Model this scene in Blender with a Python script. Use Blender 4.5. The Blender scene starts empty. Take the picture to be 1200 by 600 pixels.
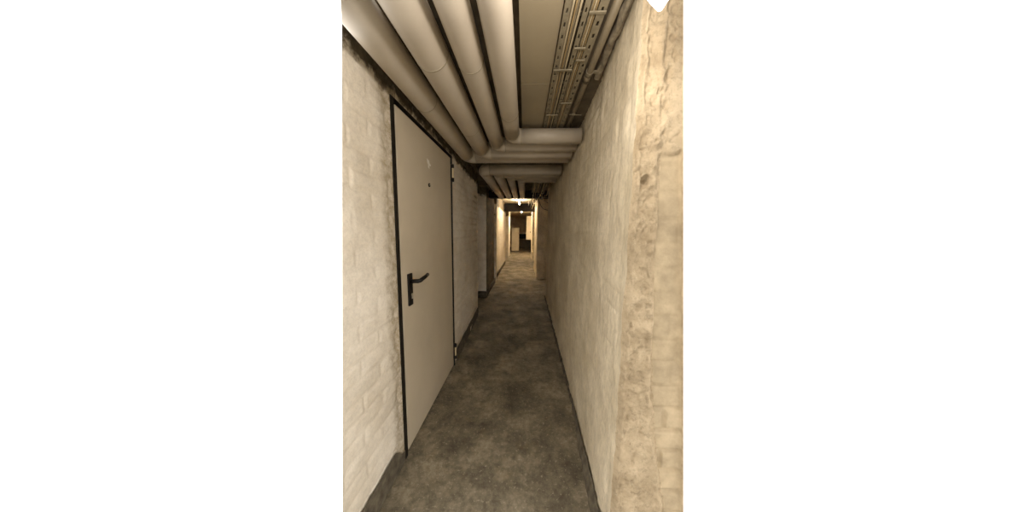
import bpy, bmesh, math, random
import numpy as np
from mathutils import Vector, Matrix

random.seed(4)
H = 1.31                       # lens height above the cellar floor
CZ = H + .80                   # underside of the concrete soffit near the camera
COL = bpy.context.scene.collection

# ------------------------------------------------------------------ noise
def _hash(ix, iy, iz, seed):
    n = (ix.astype(np.int64) * 374761393 + iy.astype(np.int64) * 668265263 + iz.astype(np.int64) * 2147483647 + seed * 1274126177) & 0xFFFFFFFF
    n = ((n ^ (n >> 13)) * 1274126177) & 0xFFFFFFFF
    n = (n ^ (n >> 16)) & 0xFFFFFF
    return n / float(0xFFFFFF) * 2 - 1

def vnoise(x, y, seed=0):
    x = np.asarray(x, float); y = np.asarray(y, float)
    ix = np.floor(x); iy = np.floor(y); fx = x - ix; fy = y - iy
    fx = fx * fx * (3 - 2 * fx); fy = fy * fy * (3 - 2 * fy); z = np.zeros_like(ix)
    a = _hash(ix, iy, z, seed); b = _hash(ix + 1, iy, z, seed)
    c = _hash(ix, iy + 1, z, seed); d = _hash(ix + 1, iy + 1, z, seed)
    return (a * (1 - fx) + b * fx) * (1 - fy) + (c * (1 - fx) + d * fx) * fy

def fbm(x, y, seed=0, octs=4):
    t = 0; a = 1.0
    for o in range(octs):
        t = t + a * vnoise(x * 2 ** o, y * 2 ** o, seed + o * 17); a *= .5
    return t / 1.6

def sstep(a, b, x):
    t = np.clip((x - a) / (b - a), 0, 1)
    return t * t * (3 - 2 * t)

def brick_disp(s, z, seed, course=.077, length=.25, joint=.012, depth=.0035, tilt=.0015, rough=.002):
    """Worn, many times whitewashed brickwork: soft joints, bricks a little in or out of line."""
    s = s + .006 * fbm(s * 6, z * 6, seed + 90, 2); z = z + .005 * fbm(s * 5, z * 5, seed + 91, 2)
    row = np.floor(z / course); off = (row % 2) * .5
    col = np.floor(s / length + off)
    u = (s / length + off - col) * length; v = (z / course - row) * course
    dj = np.minimum(np.minimum(u, length - u), np.minimum(v, course - v))
    j = 1 - sstep(joint * .25, joint, dj)
    j = j * (.55 + .45 * fbm(s * 4, z * 4, seed + 5, 2))
    per = _hash(col, row, np.zeros_like(col), seed) * tilt
    return -depth * j + per * (1 - j) + rough * fbm(s * 14, z * 14, seed + 1, 4) + rough * 1.4 * fbm(s * 3, z * 3, seed + 2, 2)

# ------------------------------------------------------------------ objects
def link(name, me, mat=None, parent=None, smooth=False):
    o = bpy.data.objects.new(name, me); COL.objects.link(o)
    if mat is not None: me.materials.append(mat)
    if parent is not None: o.parent = parent
    if smooth and len(me.polygons):
        me.polygons.foreach_set('use_smooth', [len(p.vertices) < 5 for p in me.polygons])
    me.update()
    return o

def obj(name, bm, mat, parent=None, smooth=False):
    bmesh.ops.recalc_face_normals(bm, faces=bm.faces)
    me = bpy.data.meshes.new(name); bm.to_mesh(me); bm.free()
    return link(name, me, mat, parent, smooth)

def tag(o, label=None, cat=None, group=None, kind=None):
    if label: o['label'] = label
    if cat: o['category'] = cat
    if group: o['group'] = group
    if kind: o['kind'] = kind
    return o

def thing(name, label, cat, loc=(0, 0, 0), group=None, kind=None):
    o = bpy.data.objects.new(name, None); COL.objects.link(o)
    o.location = loc; o.empty_display_size = .1
    return tag(o, label, cat, group, kind)

def shift(bm, loc):
    bmesh.ops.translate(bm, verts=bm.verts, vec=-Vector(loc)); return bm

def add_box(bm, x0, x1, y0, y1, z0, z1, bev=0):
    vs = [bm.verts.new(p) for p in ((x0, y0, z0), (x1, y0, z0), (x1, y1, z0), (x0, y1, z0), (x0, y0, z1), (x1, y0, z1), (x1, y1, z1), (x0, y1, z1))]
    fs = [bm.faces.new([vs[i] for i in f]) for f in ((0, 3, 2, 1), (4, 5, 6, 7), (0, 1, 5, 4), (1, 2, 6, 5), (2, 3, 7, 6), (3, 0, 4, 7))]
    if bev:
        es = list({e for f in fs for e in f.edges})
        bmesh.ops.bevel(bm, geom=es, offset=bev, segments=2, affect='EDGES', profile=.6)
    return bm

def box(x0, x1, y0, y1, z0, z1, bev=0):
    return add_box(bmesh.new(), x0, x1, y0, y1, z0, z1, bev)

def add_tube(bm, pts, r, n=12, cap=True):
    """A tube of radius r (a number or one per point) swept along a 3-D polyline."""
    pts = [Vector(p) for p in pts]
    rs = r if isinstance(r, (list, tuple)) else [r] * len(pts)
    t0 = (pts[1] - pts[0]).normalized()
    up = Vector((0, 0, 1)) if abs(t0.z) < .9 else Vector((0, 1, 0))
    u = t0.cross(up).normalized(); prev = t0; rings = []
    for i, p in enumerate(pts):
        a = pts[max(i - 1, 0)]; b = pts[min(i + 1, len(pts) - 1)]
        t = (b - a).normalized()
        q = prev.rotation_difference(t); u = q @ u; u = (u - t * u.dot(t)).normalized(); v = t.cross(u); prev = t
        rings.append([bm.verts.new(p + (u * math.cos(2 * math.pi * k / n) + v * math.sin(2 * math.pi * k / n)) * rs[i]) for k in range(n)])
    for A, B in zip(rings, rings[1:]):
        for k in range(n):
            bm.faces.new((A[k], A[(k + 1) % n], B[(k + 1) % n], B[k]))
    if cap:
        bm.faces.new(list(reversed(rings[0]))); bm.faces.new(rings[-1])
    return bm

def tube(pts, r, n=12, cap=True):
    return add_tube(bmesh.new(), pts, r, n, cap)

def add_prism(bm, poly, z0, z1):
    lo = [bm.verts.new((x, y, z0)) for x, y in poly]; hi = [bm.verts.new((x, y, z1)) for x, y in poly]
    bm.faces.new(list(reversed(lo))); bm.faces.new(hi)
    n = len(poly)
    for i in range(n):
        bm.faces.new((lo[i], lo[(i + 1) % n], hi[(i + 1) % n], hi[i]))
    return bm

class Grids:
    """Collects displaced grids and plain boxes into one mesh."""
    def __init__(self): self.v = []; self.f = []
    def grid(self, us, vs, fn, skip=None, flip=False):
        b = sum(len(a) for a in self.v)
        U, V = np.meshgrid(us, vs, indexing='ij')
        P = fn(U, V)
        self.v.append(np.stack([p.ravel() for p in P], 1))
        nv = len(vs)
        for i in range(len(us) - 1):
            for j in range(nv - 1):
                if skip and skip((us[i] + us[i + 1]) / 2, (vs[j] + vs[j + 1]) / 2): continue
                q = (b + i * nv + j, b + (i + 1) * nv + j, b + (i + 1) * nv + j + 1, b + i * nv + j + 1)
                self.f.append(q[::-1] if flip else q)
    def bm(self, bm):
        b = sum(len(a) for a in self.v)
        bm.verts.index_update()
        bmesh.ops.recalc_face_normals(bm, faces=bm.faces)
        self.v.append(np.array([v.co[:] for v in bm.verts])); self.f += [tuple(b + v.index for v in f.verts) for f in bm.faces]
        bm.free()
    def box(self, *a): self.bm(box(*a))
    def build(self, name, mat, smooth=True):
        me = bpy.data.meshes.new(name)
        me.from_pydata(np.concatenate(self.v).tolist(), [], self.f)
        return link(name, me, mat, None, smooth)

def lin(a, b, step, extra=()):
    n = max(2, int(round((b - a) / step)) + 1)
    return np.array(sorted(set(np.round(np.linspace(a, b, n), 5)) | {round(e, 5) for e in extra}))

# ------------------------------------------------------------------ materials
def srgb(r, g, b):
    f = lambda c: (c / 255 / 12.92) if c / 255 <= .04045 else ((c / 255 + .055) / 1.055) ** 2.4
    return (f(r), f(g), f(b), 1)

class M:
    def __init__(self, name, rough=.8, metal=0, spec=.5):
        self.m = bpy.data.materials.new(name); self.m.use_nodes = True
        self.t = self.m.node_tree; self.p = self.t.nodes['Principled BSDF']
        self.p.inputs['Roughness'].default_value = rough; self.p.inputs['Metallic'].default_value = metal
        self.p.inputs['Specular IOR Level'].default_value = spec
        self.co = self.t.nodes.new('ShaderNodeTexCoord').outputs['Object']
    def n(self, t): return self.t.nodes.new(t)
    def L(self, a, b): self.t.links.new(a, b)
    def map(self, scale):
        m = self.n('ShaderNodeMapping'); m.inputs['Scale'].default_value = scale; self.L(self.co, m.inputs['Vector']); return m.outputs[0]
    def noise(self, sc, detail=6, rough=.6, stretch=None, dist=0):
        n = self.n('ShaderNodeTexNoise'); n.inputs['Scale'].default_value = sc; n.inputs['Detail'].default_value = detail
        n.inputs['Roughness'].default_value = rough; n.inputs['Distortion'].default_value = dist
        self.L(self.map(stretch) if stretch else self.co, n.inputs['Vector']); return n.outputs['Fac']
    def ramp(self, fac, *stops):
        r = self.n('ShaderNodeValToRGB'); e = r.color_ramp.elements
        while len(e) < len(stops): e.new(.5)
        for k, (p, c) in enumerate(stops):
            e[k].position = p; e[k].color = c if not isinstance(c, (int, float)) else (c, c, c, 1)
        self.L(fac, r.inputs['Fac']); return r.outputs['Color']
    def mix(self, fac, a, b, mode='MIX'):
        m = self.n('ShaderNodeMix'); m.data_type = 'RGBA'; m.blend_type = mode
        for s, v in ((0, fac), (6, a), (7, b)):
            if hasattr(v, 'is_linked'): self.L(v, m.inputs[s])
            else: m.inputs[s].default_value = v
        return m.outputs[2]
    def math(self, op, a, b=0, clamp=False):
        m = self.n('ShaderNodeMath'); m.operation = op; m.use_clamp = clamp
        for s, v in ((0, a), (1, b)):
            if hasattr(v, 'is_linked'): self.L(v, m.inputs[s])
            else: m.inputs[s].default_value = v
        return m.outputs[0]
    def axis(self, k):
        s = self.n('ShaderNodeSeparateXYZ'); self.L(self.co, s.inputs[0]); return s.outputs[k]
    def color(self, c):
        if hasattr(c, 'is_linked'): self.L(c, self.p.inputs['Base Color'])
        else: self.p.inputs['Base Color'].default_value = c
        return self
    def bump(self, h, strength=.3, dist=.004):
        b = self.n('ShaderNodeBump'); b.inputs['Strength'].default_value = strength; b.inputs['Distance'].default_value = dist
        self.L(h, b.inputs['Height']); self.L(b.outputs[0], self.p.inputs['Normal']); return self

def plain(name, c, rough=.6, metal=0, var=.12, sc=12, bump=0, spec=.5):
    m = M(name, rough, metal, spec)
    d = tuple(x * (1 - var * 2) for x in c[:3]) + (1,); u = tuple(min(1, x * (1 + var)) for x in c[:3]) + (1,)
    m.color(m.ramp(m.noise(sc), (.3, d), (.7, u)))
    if bump: m.bump(m.noise(sc * 8), bump, .002)
    return m.m

def whitewash(name, base, dark, raw, band=None, streak=False, rubbed=None):
    """Old limewashed brick: greyish patches, brown rubs, bare dirty render with painted-in pipe shadow above the height `band`."""
    m = M(name, .85, spec=.25)
    a = m.ramp(m.noise(2.2, 8, .65), (.32, dark), (.62, base))
    big = m.ramp(m.noise(9, 8, .7), (.30, .80), (.58, 1.0))
    c = m.mix(.55, a, big, 'MULTIPLY')
    fine = m.ramp(m.noise(75, 6, .8, (1, 1, .3) if streak else None), (.36, .62), (.56, 1.0))
    c = m.mix(.6 if streak else .35, c, fine, 'MULTIPLY')
    if streak:
        st = m.ramp(m.noise(16, 6, .7, (1, 1, .12)), (.34, .76), (.60, 1.0))
        c = m.mix(.55, c, st, 'MULTIPLY')
    rub = m.ramp(m.noise(4.5, 8, .75, None, .6), (.62, 0.0), (.76, 1.0))
    c = m.mix(m.math('MULTIPLY', rub, .45), c, raw)
    if rubbed:
        y = m.math('ADD', m.axis(1), m.math('MULTIPLY', m.math('SUBTRACT', m.noise(9, 6, .7), .5), .16))
        k = m.ramp(m.math('MULTIPLY', m.math('SUBTRACT', y, rubbed - .11), 9), (.0, 0.0), (.5, .75), (1.0, .9))
        k = m.math('MULTIPLY', k, m.math('LESS_THAN', m.axis(1), rubbed + .05))
        k = m.math('MULTIPLY', k, m.ramp(m.noise(24, 8, .8), (.38, .35), (.58, 1.0)))
        c = m.mix(k, c, srgb(150, 134, 104))
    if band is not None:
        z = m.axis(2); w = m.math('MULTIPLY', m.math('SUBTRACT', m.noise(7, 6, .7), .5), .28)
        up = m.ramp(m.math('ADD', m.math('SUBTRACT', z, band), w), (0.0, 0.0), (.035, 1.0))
        bare = m.ramp(m.noise(14, 8, .7), (.3, srgb(74, 66, 52)), (.7, srgb(132, 120, 98)))  # bare render tone, with part of the pipes' shadow painted into it
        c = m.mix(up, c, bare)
    m.color(c); m.bump(m.noise(80, 8, .8, (1, 1, .35) if streak else None), .7, .006)
    return m.m

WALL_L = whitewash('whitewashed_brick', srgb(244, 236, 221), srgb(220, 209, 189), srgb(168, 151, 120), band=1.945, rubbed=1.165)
WALL_R = whitewash('brushed_limewash', srgb(238, 225, 198), srgb(208, 194, 164), srgb(168, 151, 120), streak=True)

def plaster():
    m = M('sandy_render', .92, spec=.2)
    c = m.ramp(m.noise(5, 8, .7), (.34, srgb(162, 144, 116)), (.64, srgb(208, 190, 160)))
    sp = m.ramp(m.noise(55, 8, .8), (.36, .55), (.50, 1.0))
    c = m.mix(.6, c, sp, 'MULTIPLY')
    lt = m.ramp(m.noise(38, 8, .8), (.56, 0.0), (.66, 1.0))
    c = m.mix(m.math('MULTIPLY', lt, .4), c, srgb(222, 208, 176))
    m.color(c); m.bump(m.noise(110, 6, .8), .9, .008)
    return m.m
RENDER = plaster()

def concrete_floor():
    m = M('stained_concrete', .75, spec=.35)
    c = m.ramp(m.noise(3.2, 9, .68, None, .3), (.35, srgb(94, 87, 73)), (.51, srgb(132, 123, 104)), (.66, srgb(170, 159, 136)))
    f = m.ramp(m.noise(22, 10, .8), (.40, .52), (.58, 1.0))
    c = m.mix(.85, c, f, 'MULTIPLY')
    och = m.ramp(m.noise(6, 6, .7), (.55, 0.0), (.72, 1.0))
    c = m.mix(m.math('MULTIPLY', och, .35), c, srgb(132, 117, 86))
    sp = m.ramp(m.noise(58, 6, .75), (.57, 0.0), (.64, 1.0))
    c = m.mix(m.math('MULTIPLY', sp, .5), c, srgb(196, 186, 162))
    m.color(c); m.bump(m.noise(55, 8, .7), .3, .004)
    m.L(m.ramp(m.noise(5, 6), (.3, .55), (.7, .9)), m.p.inputs['Roughness'])
    return m.m
FLOOR = concrete_floor()
SKIRT = plain('dark_skirting_paint', srgb(98, 90, 74), .85, var=.3, sc=24, bump=.5)
SOFFIT = plain('dirty_concrete_soffit', srgb(112, 101, 82), .9, var=.25, sc=6, bump=.4)
BOARD = plain('beige_ceiling_board', srgb(158, 146, 122), .7, var=.05, sc=3)
DARKBEAM = plain('dark_painted_beam', srgb(34, 29, 22), .85, var=.25, sc=8, bump=.4)
JACKET = plain('grey_pipe_jacket', srgb(186, 176, 160), .42, var=.05, sc=5, bump=.03)
JACKET2 = plain('tape_band', srgb(160, 150, 131), .5, var=.05, sc=9)
DOORPAINT = plain('beige_door_paint', srgb(197, 185, 163), .5, var=.05, sc=2.2, bump=.03)
BLACKSTEEL = plain('black_steel', srgb(30, 26, 20), .55, var=.3, sc=22, spec=.25)
BLACKPL = plain('black_handle', srgb(20, 18, 15), .4, var=.2, sc=30, spec=.25)
STEEL = plain('bright_steel', srgb(196, 186, 164), .35, .7, var=.06)
PAPER = plain('white_paper', srgb(238, 232, 218), .8, var=.02)
BRASS = plain('pale_hinge_sleeve', srgb(206, 188, 150), .4, .2, var=.08)
GALV = plain('galvanised_strip', srgb(150, 140, 118), .5, .3, var=.14, sc=30)
CABLES = [plain('pale_cable', srgb(196, 182, 152), .5, var=.05), plain('grey_cable', srgb(138, 128, 108), .5, var=.06),
          plain('dark_cable', srgb(62, 55, 44), .5, var=.1), plain('tan_cable', srgb(160, 138, 100), .5, var=.06)]
CONDUIT = plain('grey_conduit', srgb(122, 111, 90), .45, .15, var=.08)
MORTAR = plain('rough_mortar', srgb(140, 129, 108), .95, var=.3, sc=22, bump=.8)
WHITEPAINT = plain('white_enamel', srgb(222, 211, 186), .45, var=.04, sc=3)
GREYBOX = plain('grey_chest_paint', srgb(112, 103, 86), .7, var=.15, sc=5)

def emit(name, c, s):
    m = bpy.data.materials.new(name); m.use_nodes = True; t = m.node_tree; t.nodes.clear()
    e = t.nodes.new('ShaderNodeEmission'); e.inputs[0].default_value = c; e.inputs[1].default_value = s
    t.links.new(e.outputs[0], t.nodes.new('ShaderNodeOutputMaterial').inputs[0]); return m

# ------------------------------------------------------------------ the shell
def xl_of(y):  return np.interp(y, [0, 2.2, 3.46], [-.66, -.66, -.70])
def xr_of(y):  return np.interp(y, [.81, 1.3, 1.8, 2.5, 4.55], [.355, .378, .398, .408, .43])
DY0, DY1, DZ1 = 1.165, 2.122, 1.954          # opening of the steel door

# left wall: whitewashed brick, opening for the door, a recess, then the lamp-lit stretch
g = Grids()
ys = lin(0, 1, 1 / 300.)
def left_near(T, Z):
    y0 = .705 + .086 * Z
    Y = T
    Y = np.where(T < .95, y0 + (T - .70) * (.95 - y0) / .25, T)
    d = brick_disp(Y, Z, 3, depth=.0085, joint=.014, rough=.003) * (1 + .7 * sstep(2.1, 2.3, Y)) + .003 * sstep(2.1, 2.3, Y) * fbm(Y * 22, Z * 30, 9, 4)
    e = np.minimum.reduce([np.maximum(np.maximum(DY0 - Y, Y - DY1), Z - DZ1), Z * 0 + .03, 3.46 - Y])
    fade = np.clip(e / .02, 0, 1) * np.clip((T - .70) / .03, 0, 1)
    chip = -.006 * sstep(.1, .5, fbm(Y * 22, Z * 22, 8, 3)) * sstep(.10, .0, np.abs(Y - DY0 + .02)) * (Y < DY0)
    return xl_of(Y) + (d + chip) * fade, Y, Z
g.grid(lin(.70, 3.46, .0085, (.95, DY0, DY1)), lin(0, CZ + .01, .0085, (DZ1,)), left_near,
       skip=lambda y, z: DY0 < y < DY1 and z < DZ1, flip=True)
# body of that wall behind its face (outer leaf and reveals)
bm = bmesh.new()
add_prism(bm, [(-.675, .98), (-.675, DY0), (-.78, DY0)], 0, CZ)
add_prism(bm, [(-.675, DY1), (-.705, 3.44), (-.90, 3.44), (-.90, DY1)], 0, CZ)
add_box(bm, -.84, -.675, DY0, DY1, DZ1, CZ); add_box(bm, -.90, -.84, 1.3, DY1, DZ1, CZ)
add_box(bm, -.92, -.90, 1.36, 3.46, 0, CZ); add_prism(bm, [(-.78, DY0 - .001), (-.78, DY0 + .02), (-.90, 1.36), (-.92, 1.36)], 0, CZ)
for a, b in (((-.66, DY0), (-.68, DY0 - .0)), ((-.66, DY1), (-.68, DY1))):
    pass
add_box(bm, -.68, -.6605, DY0 - .004, DY0, 0, DZ1); add_box(bm, -.68, -.6605, DY1, DY1 + .004, 0, DZ1); add_box(bm, -.68, -.6605, DY0, DY1, DZ1, DZ1 + .004)
g.bm(bm)
def run(g, pts, z0, z1, step, seed, flip, **k):
    for (xa, ya), (xb, yb) in zip(pts, pts[1:]):
        Lg = math.hypot(xb - xa, yb - ya); nx, ny = (yb - ya) / Lg, -(xb - xa) / Lg
        def fn(S, Z):
            d = brick_disp(S + ya * 1.3, Z, seed, **k) * np.clip(np.minimum(S, Lg - S) / .02, 0, 1)
            return xa + (xb - xa) * S / Lg + nx * d, ya + (yb - ya) * S / Lg + ny * d, Z
        g.grid(lin(0, Lg, step), lin(z0, z1, step), fn, flip=flip)
C2 = H + 1.0                                   # higher soffit further on
run(g, [(-.70, 3.46), (-.90, 3.46), (-.90, 4.46), (-.735, 4.46), (-.755, 5.78), (-.71, 5.80), (-.71, 5.96), (-.765, 5.98), (-.77, 9.4), (-1.15, 9.42), (-1.15, 11.1),
        (-.77, 11.12), (-.77, 12.3), (-1.2, 12.32), (-1.2, 18.5)], 0, C2 + .02, .025, 11, True, depth=.013, joint=.03, rough=.007)
g.box(-1.4, -1.24, 3.3, 18.6, -.05, C2 + .1); g.box(-1.4, -.91, 3.3, 3.45, -.05, C2 + .1)
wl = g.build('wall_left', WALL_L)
DARKBRICK = plain('darker_brick', srgb(112, 99, 76), .9, var=.25, sc=9, bump=.6); wl.data.materials.append(DARKBRICK)  # darker brick tone for the stretch just past the recess
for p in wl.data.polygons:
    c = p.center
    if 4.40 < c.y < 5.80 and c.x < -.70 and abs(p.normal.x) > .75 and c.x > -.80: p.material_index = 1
tag(wl, 'whitewashed brick wall along the left side of the corridor', 'wall', kind='structure')

# right wall, brushed limewash, and its bays further down
def corner(Z): return .355 + .005 * fbm(Z * 14, Z * 0 + 3, 61, 4)
g = Grids()
def right_near(T, Z):
    d = brick_disp(T, Z, 23, depth=.004, tilt=.0014, rough=.0026)
    d = d + .0032 * fbm(T * 36, Z * 7, 31, 4) + .004 * fbm(T * 2, Z * 2, 33, 2)
    d = d + .010 * sstep(.16, .0, Z) * sstep(1.5, 1.9, T) * (.5 + fbm(T * 9, Z * 9, 35, 3))
    broken = sstep(1.93, 2.0, Z + .05 * fbm(T * 9, Z * 9, 37, 3)) * sstep(1.25, 1.4, T)
    d = d - .012 * broken
    k = sstep(.05, 0, T - .826)
    return (xr_of(T) - d) * (1 - k) + corner(Z) * k, T, Z
g.grid(lin(.826, 4.55, .0095), lin(0, CZ + .01, .0095), right_near)
run(g, [(.43, 4.55), (.85, 4.57), (.85, 6.3), (.335, 6.32), (.335, 8.2), (.75, 8.22), (.75, 10.0), (.345, 10.02), (.345, 12.3), (.75, 12.32), (.75, 18.5)], 0, C2 + .02, .025, 51, False, depth=.011, joint=.03, rough=.006)
g.box(.445, .46, .86, 4.56, 0, CZ); g.box(.90, 1.05, 3.6, 18.6, -.05, C2 + .1); g.box(.46, 1.05, 3.5, 3.62, -.05, C2 + .1)
wr = g.build('wall_right', WALL_R)
tag(wr, 'long limewashed wall along the right side of the corridor', 'wall', kind='structure')

# the wall's end that faces the camera: ragged render strip, bare brick beside it
g = Grids()
def end_face(U, Z):
    xe = .642 - .0885 * Z
    x0 = corner(Z)
    X = x0 + (xe - x0) * U
    b = np.interp(Z, [0, .25, .6, .85, 1.2, 1.56, 2.2], [.56, .545, .478, .455, .437, .430, .43]) + .010 * fbm(Z * 12, Z * 0, 63, 4)
    inb = sstep(-.005, .008, X - b) * sstep(.012, -.012, Z - (1.555 + .22 * (X - .43)) - .008 * fbm(X * 40, Z * 9, 64, 3))
    rough = (.009 * fbm(X * 34, Z * 26, 65, 5) - .006 * sstep(.15, .5, fbm(X * 48, Z * 40, 69, 4))) * (.45 + .55 * sstep(.03, .06, .10 - np.abs(X - .40))) + .007 * fbm(X * 9, Z * 5, 66, 3)
    ridge = .010 * np.exp(-((X - x0 - .012) / .010) ** 2) * (.5 + fbm(X * 50, Z * 30, 67, 3)) + .010 * np.exp(-((X - b + .012) / .010) ** 2) * (.6 + fbm(X * 40, Z * 30, 68, 3))
    br = -.014 + brick_disp(X + .1, Z + .02, 71, course=.086, joint=.013, depth=.015, tilt=.005, rough=.004) * (.22 + .78 * sstep(1.0, .75, Z + .1 * fbm(X * 9, Z * 5, 72, 2)))
    seam = -.003 * np.exp(-((X - .425) / .004) ** 2) * (Z > 1.6)
    hole = -.022 * sstep(1.05, .8, np.sqrt(((X - .391) / .017) ** 2 + ((Z - 1.473 + (X - .391) * -.5) / .022) ** 2))
    kc = sstep(.012, 0, X - x0)
    d = ((rough + ridge) * (1 - inb) + br * inb) * sstep(1.0, .96, U) + seam + hole
    d = d * (1 - kc) - .016 * kc
    return X, .81 - d, Z
g.grid(lin(0, 1, 1 / 62.), lin(0, 2.16, .0042), end_face)
bm = bmesh.new()
lo = [bm.verts.new(p) for p in ((.372, .845, 0), (.62, .845, 0), (.62, 1.2, 0), (.445, 1.2, 0))]
hi = [bm.verts.new(p) for p in ((.372, .845, 2.16), (.445, .845, 2.16), (.445, 1.2, 2.16), (.43, 1.2, 2.16))]
for f in ((0, 1, 2, 3),): bm.faces.new([lo[i] for i in f][::-1]); bm.faces.new([hi[i] for i in f])
for i in range(4): bm.faces.new((lo[i], lo[(i + 1) % 4], hi[(i + 1) % 4], hi[i]))
g.bm(bm)
wf = g.build('wall_front', RENDER)
GREYBRICK = plain('grey_buff_brick', srgb(184, 168, 140), .92, var=.14, sc=14, bump=.8, spec=.2); wf.data.materials.append(GREYBRICK)
for p in wf.data.polygons:
    c = p.center
    b = np.interp(c.z, [0, .25, .6, .85, 1.2, 1.56, 2.2], [.56, .545, .478, .455, .437, .430, .43]) + .012
    if c.x > b and c.z < 1.55 + .22 * (c.x - .43) and c.y > .814: p.material_index = 1
tag(wf, 'ragged sandy render and bare brick on the near end of the right wall', 'wall', kind='structure')

bm = bmesh.new()
add_prism(bm, [(-.66, .72), (.5, .72), (.5, 1.2), (1.0, 3.6), (1.0, 18.6), (-1.4, 18.6), (-1.4, 3.3), (-.92, 1.36)], -.15, 0); add_box(bm, -6, 6, -9, .72, -.15, 0)  # box: unseen floor behind the camera, spread wide to cut light from below
fl = obj('floor', bm, FLOOR); tag(fl, 'stained dark grey concrete corridor floor', 'floor', kind='structure')
bm = bmesh.new()
add_prism(bm, [(-.66, .905), (-.58, .80), (.445, .80), (.46, 1.2), (.46, 3.6), (1.05, 3.6), (1.05, 5.0), (-1.4, 5.0), (-1.4, 3.3), (-.92, 3.3), (-.92, 1.36)], CZ, C2 + .15)
add_box(bm, -1.6, 1.6, -2.4, .66, CZ + .12, C2 + .15)  # unseen slab over and behind the camera, added to cut light from above
ce = obj('ceiling', bm, SOFFIT); tag(ce, 'dirty concrete ceiling above the pipes', 'ceiling', kind='structure')
we = obj('wall_back', box(-1.4, 1.05, 18.3, 18.6, -.1, C2 + .1), WALL_R); tag(we, 'far end wall of the corridor', 'wall', kind='structure')
o = obj('ceiling', box(-1.4, 1.05, 5.0, 18.6, C2, C2 + .15), plain('limewashed_soffit', srgb(205, 192, 165), .9, var=.15, sc=5, bump=.4)); tag(o, 'higher limewashed ceiling over the far lamp-lit stretch', 'ceiling', kind='structure')
bm = box(-1.25, .9, 4.85, 5.02, H + .66, C2)
o = obj('ceiling_beam', bm, DARKBEAM); tag(o, 'concrete downstand beam where the pipes end', 'beam', kind='structure')
bm = box(-1.25, .9, 8.9, 9.15, H + .715, C2)
o = obj('ceiling_beam', bm, DARKBEAM); tag(o, 'dark beam across the corridor behind the tube lamp', 'beam', kind='structure')

# boards over the middle of the ceiling, with a butt seam
bm = bmesh.new()
add_box(bm, -.034, .118, .80, 1.322, H + .765, CZ - .001, .0015); add_box(bm, -.034, .118, 1.324, 2.6, H + .765, CZ - .001, .0015)
o = obj('ceiling_panel', bm, BOARD); tag(o, 'flat beige ceiling board beside the cable trays', 'ceiling panel', kind='structure')

# dark painted skirting bands
g = Grids()
def skirt(T, Z):
    top = .142 + .006 * fbm(T * 8, T * 0, 81, 3) - .075 * sstep(1.06, 1.15, T) * (T < 1.2)
    Zt = Z * top
    return xl_of(T) + .0065 + .001 * fbm(T * 20, Zt * 20, 82, 3), T, Zt
g.grid(lin(.72, DY0 - .004, .01), lin(0, 1, .1), skirt, flip=True); g.grid(lin(DY1 + .05, 3.46, .02), lin(0, 1, .1), skirt, flip=True)
g.box(-.90, -.715, 4.38, 4.458, 0, .115); g.box(-.748, -.722, 4.46, 5.78, 0, .11); g.box(-.77, -.75, 6.0, 9.3, 0, .10)
o = g.build('baseboard_left', SKIRT); tag(o, 'dark painted band along the foot of the left wall', 'skirting', kind='structure')
g = Grids()
def rskirt(T, Z):
    w = np.interp(T, [.81, 1.4, 1.55, 1.9, 4.55], [.024, .020, .006, .014, .012])
    top = np.interp(T, [.81, 1.4, 1.6, 4.5], [.075, .06, .02, .05]) + .012 * fbm(T * 9, T * 0, 84, 3)
    return xr_of(T) - w * (1.15 - Z) - .006 * (1 + fbm(T * 18, Z * 3, 85, 3)), T, Z * np.maximum(top, .008)
g.grid(lin(.81, 4.55, .012), lin(0, 1, .1), rskirt)
o = g.build('baseboard_right', SKIRT); tag(o, 'thin broken dark band along the foot of the right wall', 'skirting', kind='structure')

# mortar left along the head of the right wall
g = Grids()
def fillet(T, A):
    r = .015 + .007 * fbm(T * 16, A * 1.3, 87, 4)
    return .342 + np.interp(T, [.8, 1.3], [-.006, .010]) + r * np.cos(A), T, CZ - .025 + r * np.sin(A) - .01 * (A * 0)
g.grid(lin(.80, 1.30, .005), lin(0, 2 * math.pi, .35), fillet)
o = g.build('trim_1', MORTAR); tag(o, 'rough grey mortar strip along the head of the right wall', 'mortar strip', kind='structure')

# ------------------------------------------------------------------ steel door
d = thing('door_1', 'beige steel door with black lever handle and black frame in the left wall', 'door', (-.66, DY0, 0), kind='structure')
O = d.location.copy()
def part(name, bm, mat, parent, smooth=False):
    """bm is in world coordinates; parents here are never rotated."""
    off = Vector((0, 0, 0)); p = parent
    while p is not None: off += p.location; p = p.parent
    return obj(name, shift(bm, off), mat, parent, smooth)
bm = bmesh.new()
add_box(bm, -.70, -.655, DY0 + .001, DY0 + .030, 0, DZ1 - .001, .002)
add_box(bm, -.70, -.655, DY1 - .018, DY1 - .001, 0, DZ1 - .001, .002)
add_box(bm, -.70, -.655, DY0 + .03, DY1 - .018, DZ1 - .010, DZ1 - .001, .001)
add_box(bm, -.72, -.705, DY0 + .001, DY1 - .001, 0, DZ1 - .001)
part('door_frame', bm, BLACKSTEEL, d)
leaf = part('door_leaf', box(-.702, -.662, DY0 + .050, DY1 - .026, .014, DZ1 - .022, .003), DOORPAINT, d, False)
pl = part('handle_plate', box(-.662, -.651, 1.270, 1.316, .868, 1.056, .004), BLACKPL, d)
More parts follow.
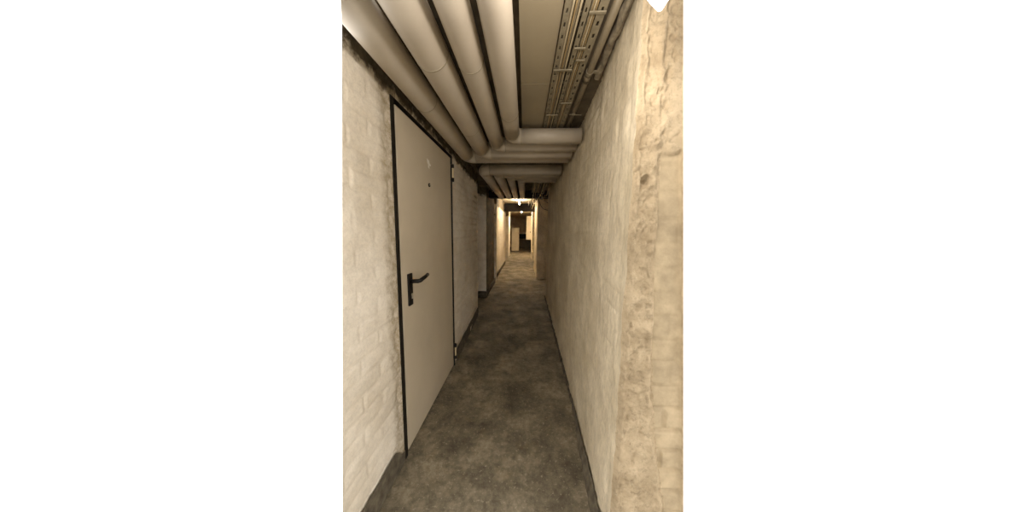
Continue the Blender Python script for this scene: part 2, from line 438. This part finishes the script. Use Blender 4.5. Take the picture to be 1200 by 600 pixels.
bm = tube([(-.655, 1.296, 1.008), (-.635, 1.297, 1.010), (-.612, 1.298, 1.011), (-.600, 1.302, 1.014), (-.596, 1.316, 1.019), (-.594, 1.355, 1.025), (-.595, 1.396, 1.033)], [.0125, .012, .012, .012, .0115, .011, .0105], 14)
part('lever', bm, BLACKPL, pl, True)
bm = tube([(-.652, 1.300, .930), (-.647, 1.300, .930)], .0085, 14); add_box(bm, -.652, -.647, 1.2955, 1.3045, .906, .930, .001)
part('lock_cylinder', bm, STEEL, pl)
bm = tube([(-.6615, 1.614, 1.611), (-.656, 1.614, 1.611)], .0125, 18)
ph = part('peephole', bm, BLACKSTEEL, d)
part('lens', tube([(-.6562, 1.612, 1.612), (-.6545, 1.612, 1.612)], .0045, 12), STEEL, ph)
bm = bmesh.new()
poly = [(1.592, 1.782), (1.6262, 1.774), (1.6338, 1.76), (1.6566, 1.754), (1.6452, 1.742), (1.6262, 1.744), (1.63, 1.722), (1.6072, 1.728), (1.611, 1.746), (1.5958, 1.756)]
A = [bm.verts.new((-.6612, y, z)) for y, z in poly]; B = [bm.verts.new((-.6622, y, z)) for y, z in poly]
bm.faces.new(A); bm.faces.new(B[::-1])
for i in range(len(poly)): bm.faces.new((A[i], A[(i + 1) % len(poly)], B[(i + 1) % len(poly)], B[i]))
o = part('paper_scrap', bm, PAPER, d); o['label'] = 'torn white scrap stuck to the door'
for zc in (1.806, .150):
    hx, hy = -.645, 2.104
    h = part('hinge', tube([(hx, hy, zc - .042), (hx, hy, zc + .042)], .0095, 16), BRASS, d, False)
    bm = bmesh.new()
    for a, b in ((zc - .074, zc - .042), (zc + .042, zc + .074)): add_tube(bm, [(hx, hy, a), (hx, hy, b)], .0115, 16)
    add_box(bm, -.662, -.650, hy - .012, hy + .006, zc - .07, zc + .07)
    part('hinge_knuckle', bm, BLACKSTEEL, h)

# ------------------------------------------------------------------ insulated pipes
def arc(cx, cy, R, a0, a1, z, n=10):
    return [(cx + R * math.cos(math.radians(a0 + (a1 - a0) * k / n)), cy + R * math.sin(math.radians(a0 + (a1 - a0) * k / n)), z) for k in range(n + 1)]
def band(p, axis, r):
    a = Vector(p); t = Vector(axis) * .004
    return tube([a - t * 1.0, a - t * .8, a + t * .8, a + t * 1.0], [r - .0005, r + .0012, r + .0012, r - .0005], 40, False)
Z = H + .685
NS = 40
def pipe_in(x, yc, r, xe, label, joints, y0=.56, mitre=0):
    """Comes from the camera along the ceiling, then turns right into the right wall."""
    R = r * 1.25
    t = thing('insulated_pipe', label, 'pipe', (x, y0, Z), 'lagged pipes that turn into the right wall')
    bm = tube([(x, y0, Z)] + [(x, y0 + (yc - R - y0) * k / 6, Z) for k in range(1, 7)], r, NS)
    if mitre:
        for v in bm.verts:
            if v.co.y < y0 + .01: v.co.y -= (v.co.x - x) * mitre
    part('pipe_run', bm, JACKET, t, True)
    part('elbow', tube(arc(x + R, yc - R, R, 180, 90, Z), r * 1.012, NS, False), JACKET, t, True)
    part('cross_run', tube([(x + R, yc, Z), ((x + xe) / 2, yc, Z), (xe, yc, Z)], r, NS), JACKET, t, True)
    for q in joints: part('joint_band', band((x, q, Z), (0, 1, 0), r), JACKET2, t, True)
    part('joint_band', band((x, yc - R, Z), (0, 1, 0), r), JACKET2, t, True)
    part('joint_band', band((x + R, yc, Z), (1, 0, 0), r), JACKET2, t, True)
def pipe_out(x, yc, r, xe, label, y1=4.84):
    R = r * 1.25
    t = thing('insulated_pipe', label, 'pipe', (x, yc, Z), 'lagged pipes that run on to the beam')
    part('cross_run', tube([(xe, yc, Z), ((x + xe) / 2, yc, Z), (x + R, yc, Z)], r, NS), JACKET, t, True)
    part('elbow', tube(arc(x + R, yc + R, R, 270, 180, Z), r * 1.012, NS, False), JACKET, t, True)
    part('pipe_run', tube([(x, yc + R, Z), (x, (yc + y1) / 2, Z), (x, y1, Z)], r, NS), JACKET, t, True)
    part('joint_band', band((x + R, yc, Z), (1, 0, 0), r), JACKET2, t, True)
pipe_in(-.541, 2.250, .0635, .388, 'thick lagged grey pipe nearest the left wall, above the steel door', (1.30,), .722, 1.32)
pipe_in(-.378, 2.112, .0665, .386, 'thick lagged grey pipe second from the left wall', (.98, 1.62))
pipe_in(-.232, 1.968, .0530, .394, 'slim lagged grey pipe third from the left wall', (1.02,))
pipe_in(-.103, 1.806, .0530, .392, 'slim lagged grey pipe beside the beige ceiling board, bending lowest to the right', (1.45,))
pipe_out(-.488, 2.745, .0640, .396, 'lagged pipe beyond the bends, nearest the left wall')
pipe_out(-.338, 2.890, .0610, .396, 'lagged pipe beyond the bends, second from the left wall')
pipe_out(-.198, 3.065, .0530, .400, 'lagged pipe beyond the bends, third from the left wall')
pipe_out(-.060, 3.200, .0530, .400, 'lagged pipe beyond the bends, farthest from the left wall')

o = obj('steel_conduit', tube([(-.585, 2.40, H + .772), (-.625, 3.1, H + .772), (-.655, 3.95, H + .772), (-.665, 4.8, H + .772)], .018, 14), SOFFIT, None, True)
tag(o, 'thin dark pipe under the ceiling along the left wall, past the bends', 'pipe')

# ------------------------------------------------------------------ cable trays with their cables
TZ = H + .752
def slotted(bm, x0, x1, y0, y1, z, pitch=.055, slot=.020, th=.002):
    """A perforated steel strip lying flat: real slots between cross webs."""
    w = x1 - x0; a, b = x0 + w * .36, x0 + w * .64
    add_box(bm, x0, a, y0, y1, z, z + th); add_box(bm, b, x1, y0, y1, z, z + th)
    y = y0
    while y < y1:
        add_box(bm, a, b, y, min(y + pitch - slot, y1), z, z + th); y += pitch
def tray(name, label, rails, rungs, straps, y0=.80, y1=4.84):
    t = thing(name, label, 'cable tray', ((rails[0][0] + rails[-1][1]) / 2, y0, TZ), 'cable trays under the ceiling')
    for x0, x1 in rails:
        bm = bmesh.new(); slotted(bm, x0, x1, y0, y1, TZ)
        xo = x0 if (x0, x1) == rails[0] else x1 - .002
        add_box(bm, xo, xo + .002, y0, y1, TZ + .002, TZ + .040)
        part('side_rail', bm, GALV, t)
    xa, xb = rails[0][0], rails[-1][1]
    for y in rungs:
        part('rung', box(xa + .003, xb - .003, y, y + .016, TZ + .036, TZ + .040), GALV, t)
    for y, a, b in straps:
        part('retaining_bar', box(a, b, y, y + .010, TZ - .007, TZ - .002, .001), GALV, t)
tray('cable_tray', 'wide perforated cable tray beside the beige ceiling board', [(.121, .143), (.187, .206)], [y * .4 + .95 for y in range(10)],
     [(1.19, .123, .206), (1.62, .125, .20), (2.5, .125, .2)])
tray('cable_tray', 'narrow perforated cable tray beside the round conduit', [(.210, .214), (.236, .266)], [y * .4 + 1.15 for y in range(9)],
     [(.90, .208, .266), (1.06, .19, .236), (1.13, .212, .25), (1.48, .2, .262)])
def cable(x, r, mat, z, label, amp, seed, y0=.80, y1=4.83):
    pts = []
    rn = random.Random(seed); ph = rn.uniform(0, 6)
    for k in range(46):
        y = y0 + (y1 - y0) * k / 45
        pts.append((x + amp * math.sin(y * 3.1 + ph) + amp * .5 * math.sin(y * 7.3 + ph * 2), y, z))
    return tag(obj('cable', tube(pts, r, 8), mat, None, True), label, 'cable', 'cables lying in the ceiling trays')
cable(.1505, .0048, CABLES[0], TZ + .012, 'pale cable next to the slotted rail by the ceiling board', .0012, 1)
cable(.1600, .0036, CABLES[3], TZ + .008, 'thin tan cable between two pale ones in the wide tray', .0012, 2)
cable(.1685, .0040, CABLES[1], TZ + .012, 'grey cable in the middle of the wide tray', .0012, 3)
cable(.1780, .0042, CABLES[0], TZ + .010, 'pale cable beside the middle rail of the wide tray', .0012, 4)
cable(.1560, .0036, CABLES[2], TZ + .0300, 'dark cable lying above the pale ones in the wide tray', .002, 5)
cable(.1720, .0036, CABLES[3], TZ + .0300, 'tan cable on top of the grey one in the wide tray', .002, 6)
cable(.2190, .0034, CABLES[3], TZ + .010, 'thin tan cable in the narrow tray by its plain edge', .0008, 7)
cable(.2260, .0034, CABLES[0], TZ + .010, 'thin pale cable in the middle of the narrow tray', .0008, 8)
cable(.2325, .0030, CABLES[3], TZ + .008, 'thin tan cable in the narrow tray by its slotted rail', .0006, 9)

cable(.1530, .0034, CABLES[0], TZ + .0205, 'pale cable wandering among the others in the wide tray', .003, 10)
cable(.1655, .0030, CABLES[3], TZ + .0205, 'tan cable between dark and pale cables in the wide tray', .001, 11)
cable(.1770, .0032, CABLES[2], TZ + .0205, 'dark cable by the middle rail of the wide tray', .001, 12)
cable(.2250, .0030, CABLES[0], TZ + .0205, 'pale cable lying above its thin neighbours in the narrow tray', .002, 13)

cz, cr = H + .7672, .0150
t = thing('conduit', 'round grey conduit between the cable tray and the right wall', 'conduit', (.300, .8, cz))
part('conduit_tube', tube([(.298, .80, cz), (.302, 1.6, cz), (.306, 4.83, cz)], cr, 18), CONDUIT, t, True)
for y in (1.235, 1.90):
    bm = tube([(.300, y, cz), (.300, y + .018, cz)], cr + .0035, 18)
    add_box(bm, .318, .352, y + .002, y + .016, cz - .004, cz + .004); add_box(bm, .296, .304, y + .002, y + .016, cz + .015, CZ - .0005)
    part('clamp', bm, GALV, t)
part('coupling', tube([(.300, 1.27, cz), (.300, 1.31, cz)], cr + .002, 18), CONDUIT, t, True)
bm = tube([(.272, 1.615, cz - .0215), (.352, 1.625, cz - .0215)], .003, 8); add_box(bm, .291, .309, 1.612, 1.630, cz - .022, cz - .014)
part('tie_rod', bm, GALV, t)

# loose cables past the bends on the right
def hang(pts, r, mat, label):
    P = [Vector(p) for p in pts]; out = []
    for i in range(len(P) - 1):
        p0, p1, p2, p3 = P[max(i - 1, 0)], P[i], P[i + 1], P[min(i + 2, len(P) - 1)]
        for k in range(8):
            u = k / 8
            out.append(.5 * ((2 * p1) + (p2 - p0) * u + (2 * p0 - 5 * p1 + 4 * p2 - p3) * u * u + (3 * p1 - p0 - 3 * p2 + p3) * u ** 3))
    out.append(P[-1])
    return tag(obj('hanging_cable', tube(out, r, 8), mat, None, True), label, 'cable', 'loose cables at the right bay')
hang([(.27, 5.06, 2.2), (.30, 5.3, 2.00), (.36, 5.6, 1.90), (.46, 5.9, 1.84), (.62, 6.28, 1.84)], .009, CABLES[2], 'dark cable drooping lowest across the right bay')
hang([(.32, 5.06, 2.27), (.35, 5.5, 2.14), (.42, 5.8, 2.05), (.60, 6.28, 2.03)], .008, CABLES[2], 'dark cable drooping above another in the right bay')
hang([(.20, 5.06, 2.24), (.20, 5.5, 2.05), (.22, 5.9, 2.12), (.25, 6.5, 2.08), (.25, 8.8, 2.10)], .012, CABLES[3], 'tan cable twisting along the head of the right wall')
hang([(.23, 5.06, 2.29), (.26, 5.6, 2.17), (.275, 6.0, 2.05), (.28, 6.6, 2.18), (.28, 8.8, 2.2)], .011, CABLES[0], 'pale cable twisting along the head of the right wall')
hang([(.02, 5.1, 2.26), (.06, 5.7, 2.18), (.10, 6.4, 2.22), (.11, 7.4, 2.17), (.12, 8.8, 2.22)], .013, CABLES[1], 'grey cable slung under the far ceiling beside the lamp')
hang([(.13, 5.06, 2.27), (.13, 5.8, 2.10), (.16, 6.3, 2.19), (.185, 7.2, 2.12), (.20, 8.8, 2.17)], .012, CABLES[2], 'dark cable slung under the far ceiling near the right wall')

rn = random.Random(9)
for k, (mat, what) in enumerate(((0, 'pale'), (3, 'tan'), (2, 'dark'), (0, 'pale'), (1, 'grey'), (3, 'tan'))):
    x = .135 + .042 * k; z0 = H + .655
    pts = [(x, 3.45, z0 + .005)] + [(x + rn.uniform(-.011, .011), 3.45 + .24 * q, z0 - .01 - rn.uniform(.0, .075)) for q in range(1, 7)] + [(x, 5.0, z0 - .005)]
    hang(pts, .006 if k % 2 else .007, CABLES[mat], what + ' loose cable snaking below the trays past the bends, ' + ('first', 'second', 'third', 'fourth', 'fifth', 'sixth')[k] + ' from the pipes')

# ------------------------------------------------------------------ lamps
GLOW = emit('lamp_glass_glow', (1, .945, .88, 1), 6)
LX, LY, LT = .270, .55, 1.763
t = thing('pendant_lamp', 'small white pendant lamp with a pointed bottom before the near right wall end', 'lamp', (LX, LY, LT))
prof = [(.000, .0015), (.003, .005), (.010, .0095), (.024, .0185), (.050, .034), (.085, .050), (.120, .058), (.150, .056), (.172, .040), (.180, .022)]
part('lamp_shade', tube([(LX, LY, LT + z) for z, q in prof], [q for z, q in prof], 32), GLOW, t, True)
part('lamp_cap', tube([(LX, LY, LT + .1805), (LX, LY, LT + .225), (LX, LY, LT + .235)], [.023, .021, .008], 20), WHITEPAINT, t)
part('cord', tube([(LX, LY, LT + .2355), (LX, LY, CZ + .1195)], .0035, 8), CABLES[0], t, True)

TUBE = emit('fluorescent_glow', (1, .82, .60, 1), 130)
def batten(x, y0, y1, z, label, glow=None):
    t = thing('ceiling_tube_lamp', label, 'lamp', (x, y0, z))
    part('housing', box(x - .022, x + .022, y0, y1, z + .035, C2 - .001, .004), WHITEPAINT, t)
    part('tube', tube([(x, y0 + .03, z), (x, y1 - .03, z)], .019 if glow is None else .013, 14), glow or TUBE, t, True)
    for y in (y0, y1 - .03): part('lamp_holder', box(x - .02, x + .02, y, y + .03, z - .024, z + .035, .002), WHITEPAINT, t)
batten(-.20, 6.9, 8.2, H + .90, 'bright tube lamp hanging under the ceiling beyond the concrete beam')
batten(-.19, 11.6, 12.4, H + .945, 'small bright tube lamp far down the corridor behind the dark beam', emit('far_fluorescent_glow', (1, .82, .60, 1), 600))

# ------------------------------------------------------------------ things at the far end
o = obj('leaning_board', box(-.835, -.355, 14.98, 15.03, .002, 1.47, .006), WHITEPAINT); tag(o, 'tall pale board standing on the floor at the far end', 'board')
t = thing('wall_cabinet', 'white hanging cabinet on the right at the far end', 'cabinet', (.4, 13.5, .78))
part('body', box(.085, .745, 13.5, 13.9, .78, 2.12, .006), WHITEPAINT, t)
part('door', box(.09, .74, 13.48, 13.498, .79, 2.11, .004), WHITEPAINT, t)
part('handle', box(.30, .33, 13.46, 13.478, 1.18, 1.26, .003), BLACKPL, t)
t = thing('workbench', 'low workbench against the far end wall with a dark open shelf', 'workbench', (0, 17.9, 0))
part('worktop', box(-.6, .72, 17.55, 18.28, 1.05, 1.15, .005), WHITEPAINT, t)
part('chest', box(-.55, .68, 17.62, 18.25, .002, .66, .005), GREYBOX, t)
part('back_panel', box(-.55, .68, 18.2, 18.25, .66, 1.05), BLACKSTEEL, t)
for x in (-.55, .64): part('post', box(x, x + .04, 17.62, 17.66, .66, 1.05), BLACKSTEEL, t)

# ------------------------------------------------------------------ light, world, camera
def lamp(name, kind, loc, energy, col, size, rot=None, size_y=None):
    l = bpy.data.lights.new(name, kind); l.energy = energy; l.color = col
    if kind == 'POINT': l.shadow_soft_size = size
    else:
        l.size = size
        if size_y: l.shape = 'RECTANGLE'; l.size_y = size_y
    o = bpy.data.objects.new(name, l); COL.objects.link(o); o.location = loc
    if rot: o.rotation_euler = rot
    return o
lamp('bulb_light', 'POINT', (LX - .10, LY - .02, LT + .06), 9, (1, .90, .79), .04)

sc = bpy.context.scene
w = bpy.data.worlds.new('World'); sc.world = w; w.use_nodes = True
bg = w.node_tree.nodes['Background']; bg.inputs[0].default_value = (1, .945, .88, 1); bg.inputs[1].default_value = 3.3

R = ((.99845659, .01743337, -.05273055), (.05431789, -.10863577, .99259651), (.01157588, -.99392874, -.10941505))
cam = bpy.data.cameras.new('Camera'); co = bpy.data.objects.new('Camera', cam); COL.objects.link(co)
cam.sensor_fit = 'HORIZONTAL'; cam.sensor_width = 36; cam.lens = 274.1076 / 1200 * 36; cam.clip_start = .01
m3 = Matrix([[r[0], -r[1], -r[2]] for r in R])
co.matrix_world = Matrix.Translation((0, 0, H)) @ m3.to_4x4()
sc.camera = co
sc.view_settings.view_transform = 'Standard'; sc.view_settings.look = 'None'; sc.view_settings.gamma = 1
sc.view_settings.use_curve_mapping = False; sc.view_settings.exposure = 0
sc.cycles.use_denoising = True; sc.cycles.diffuse_bounces = 8; sc.cycles.max_bounces = 12
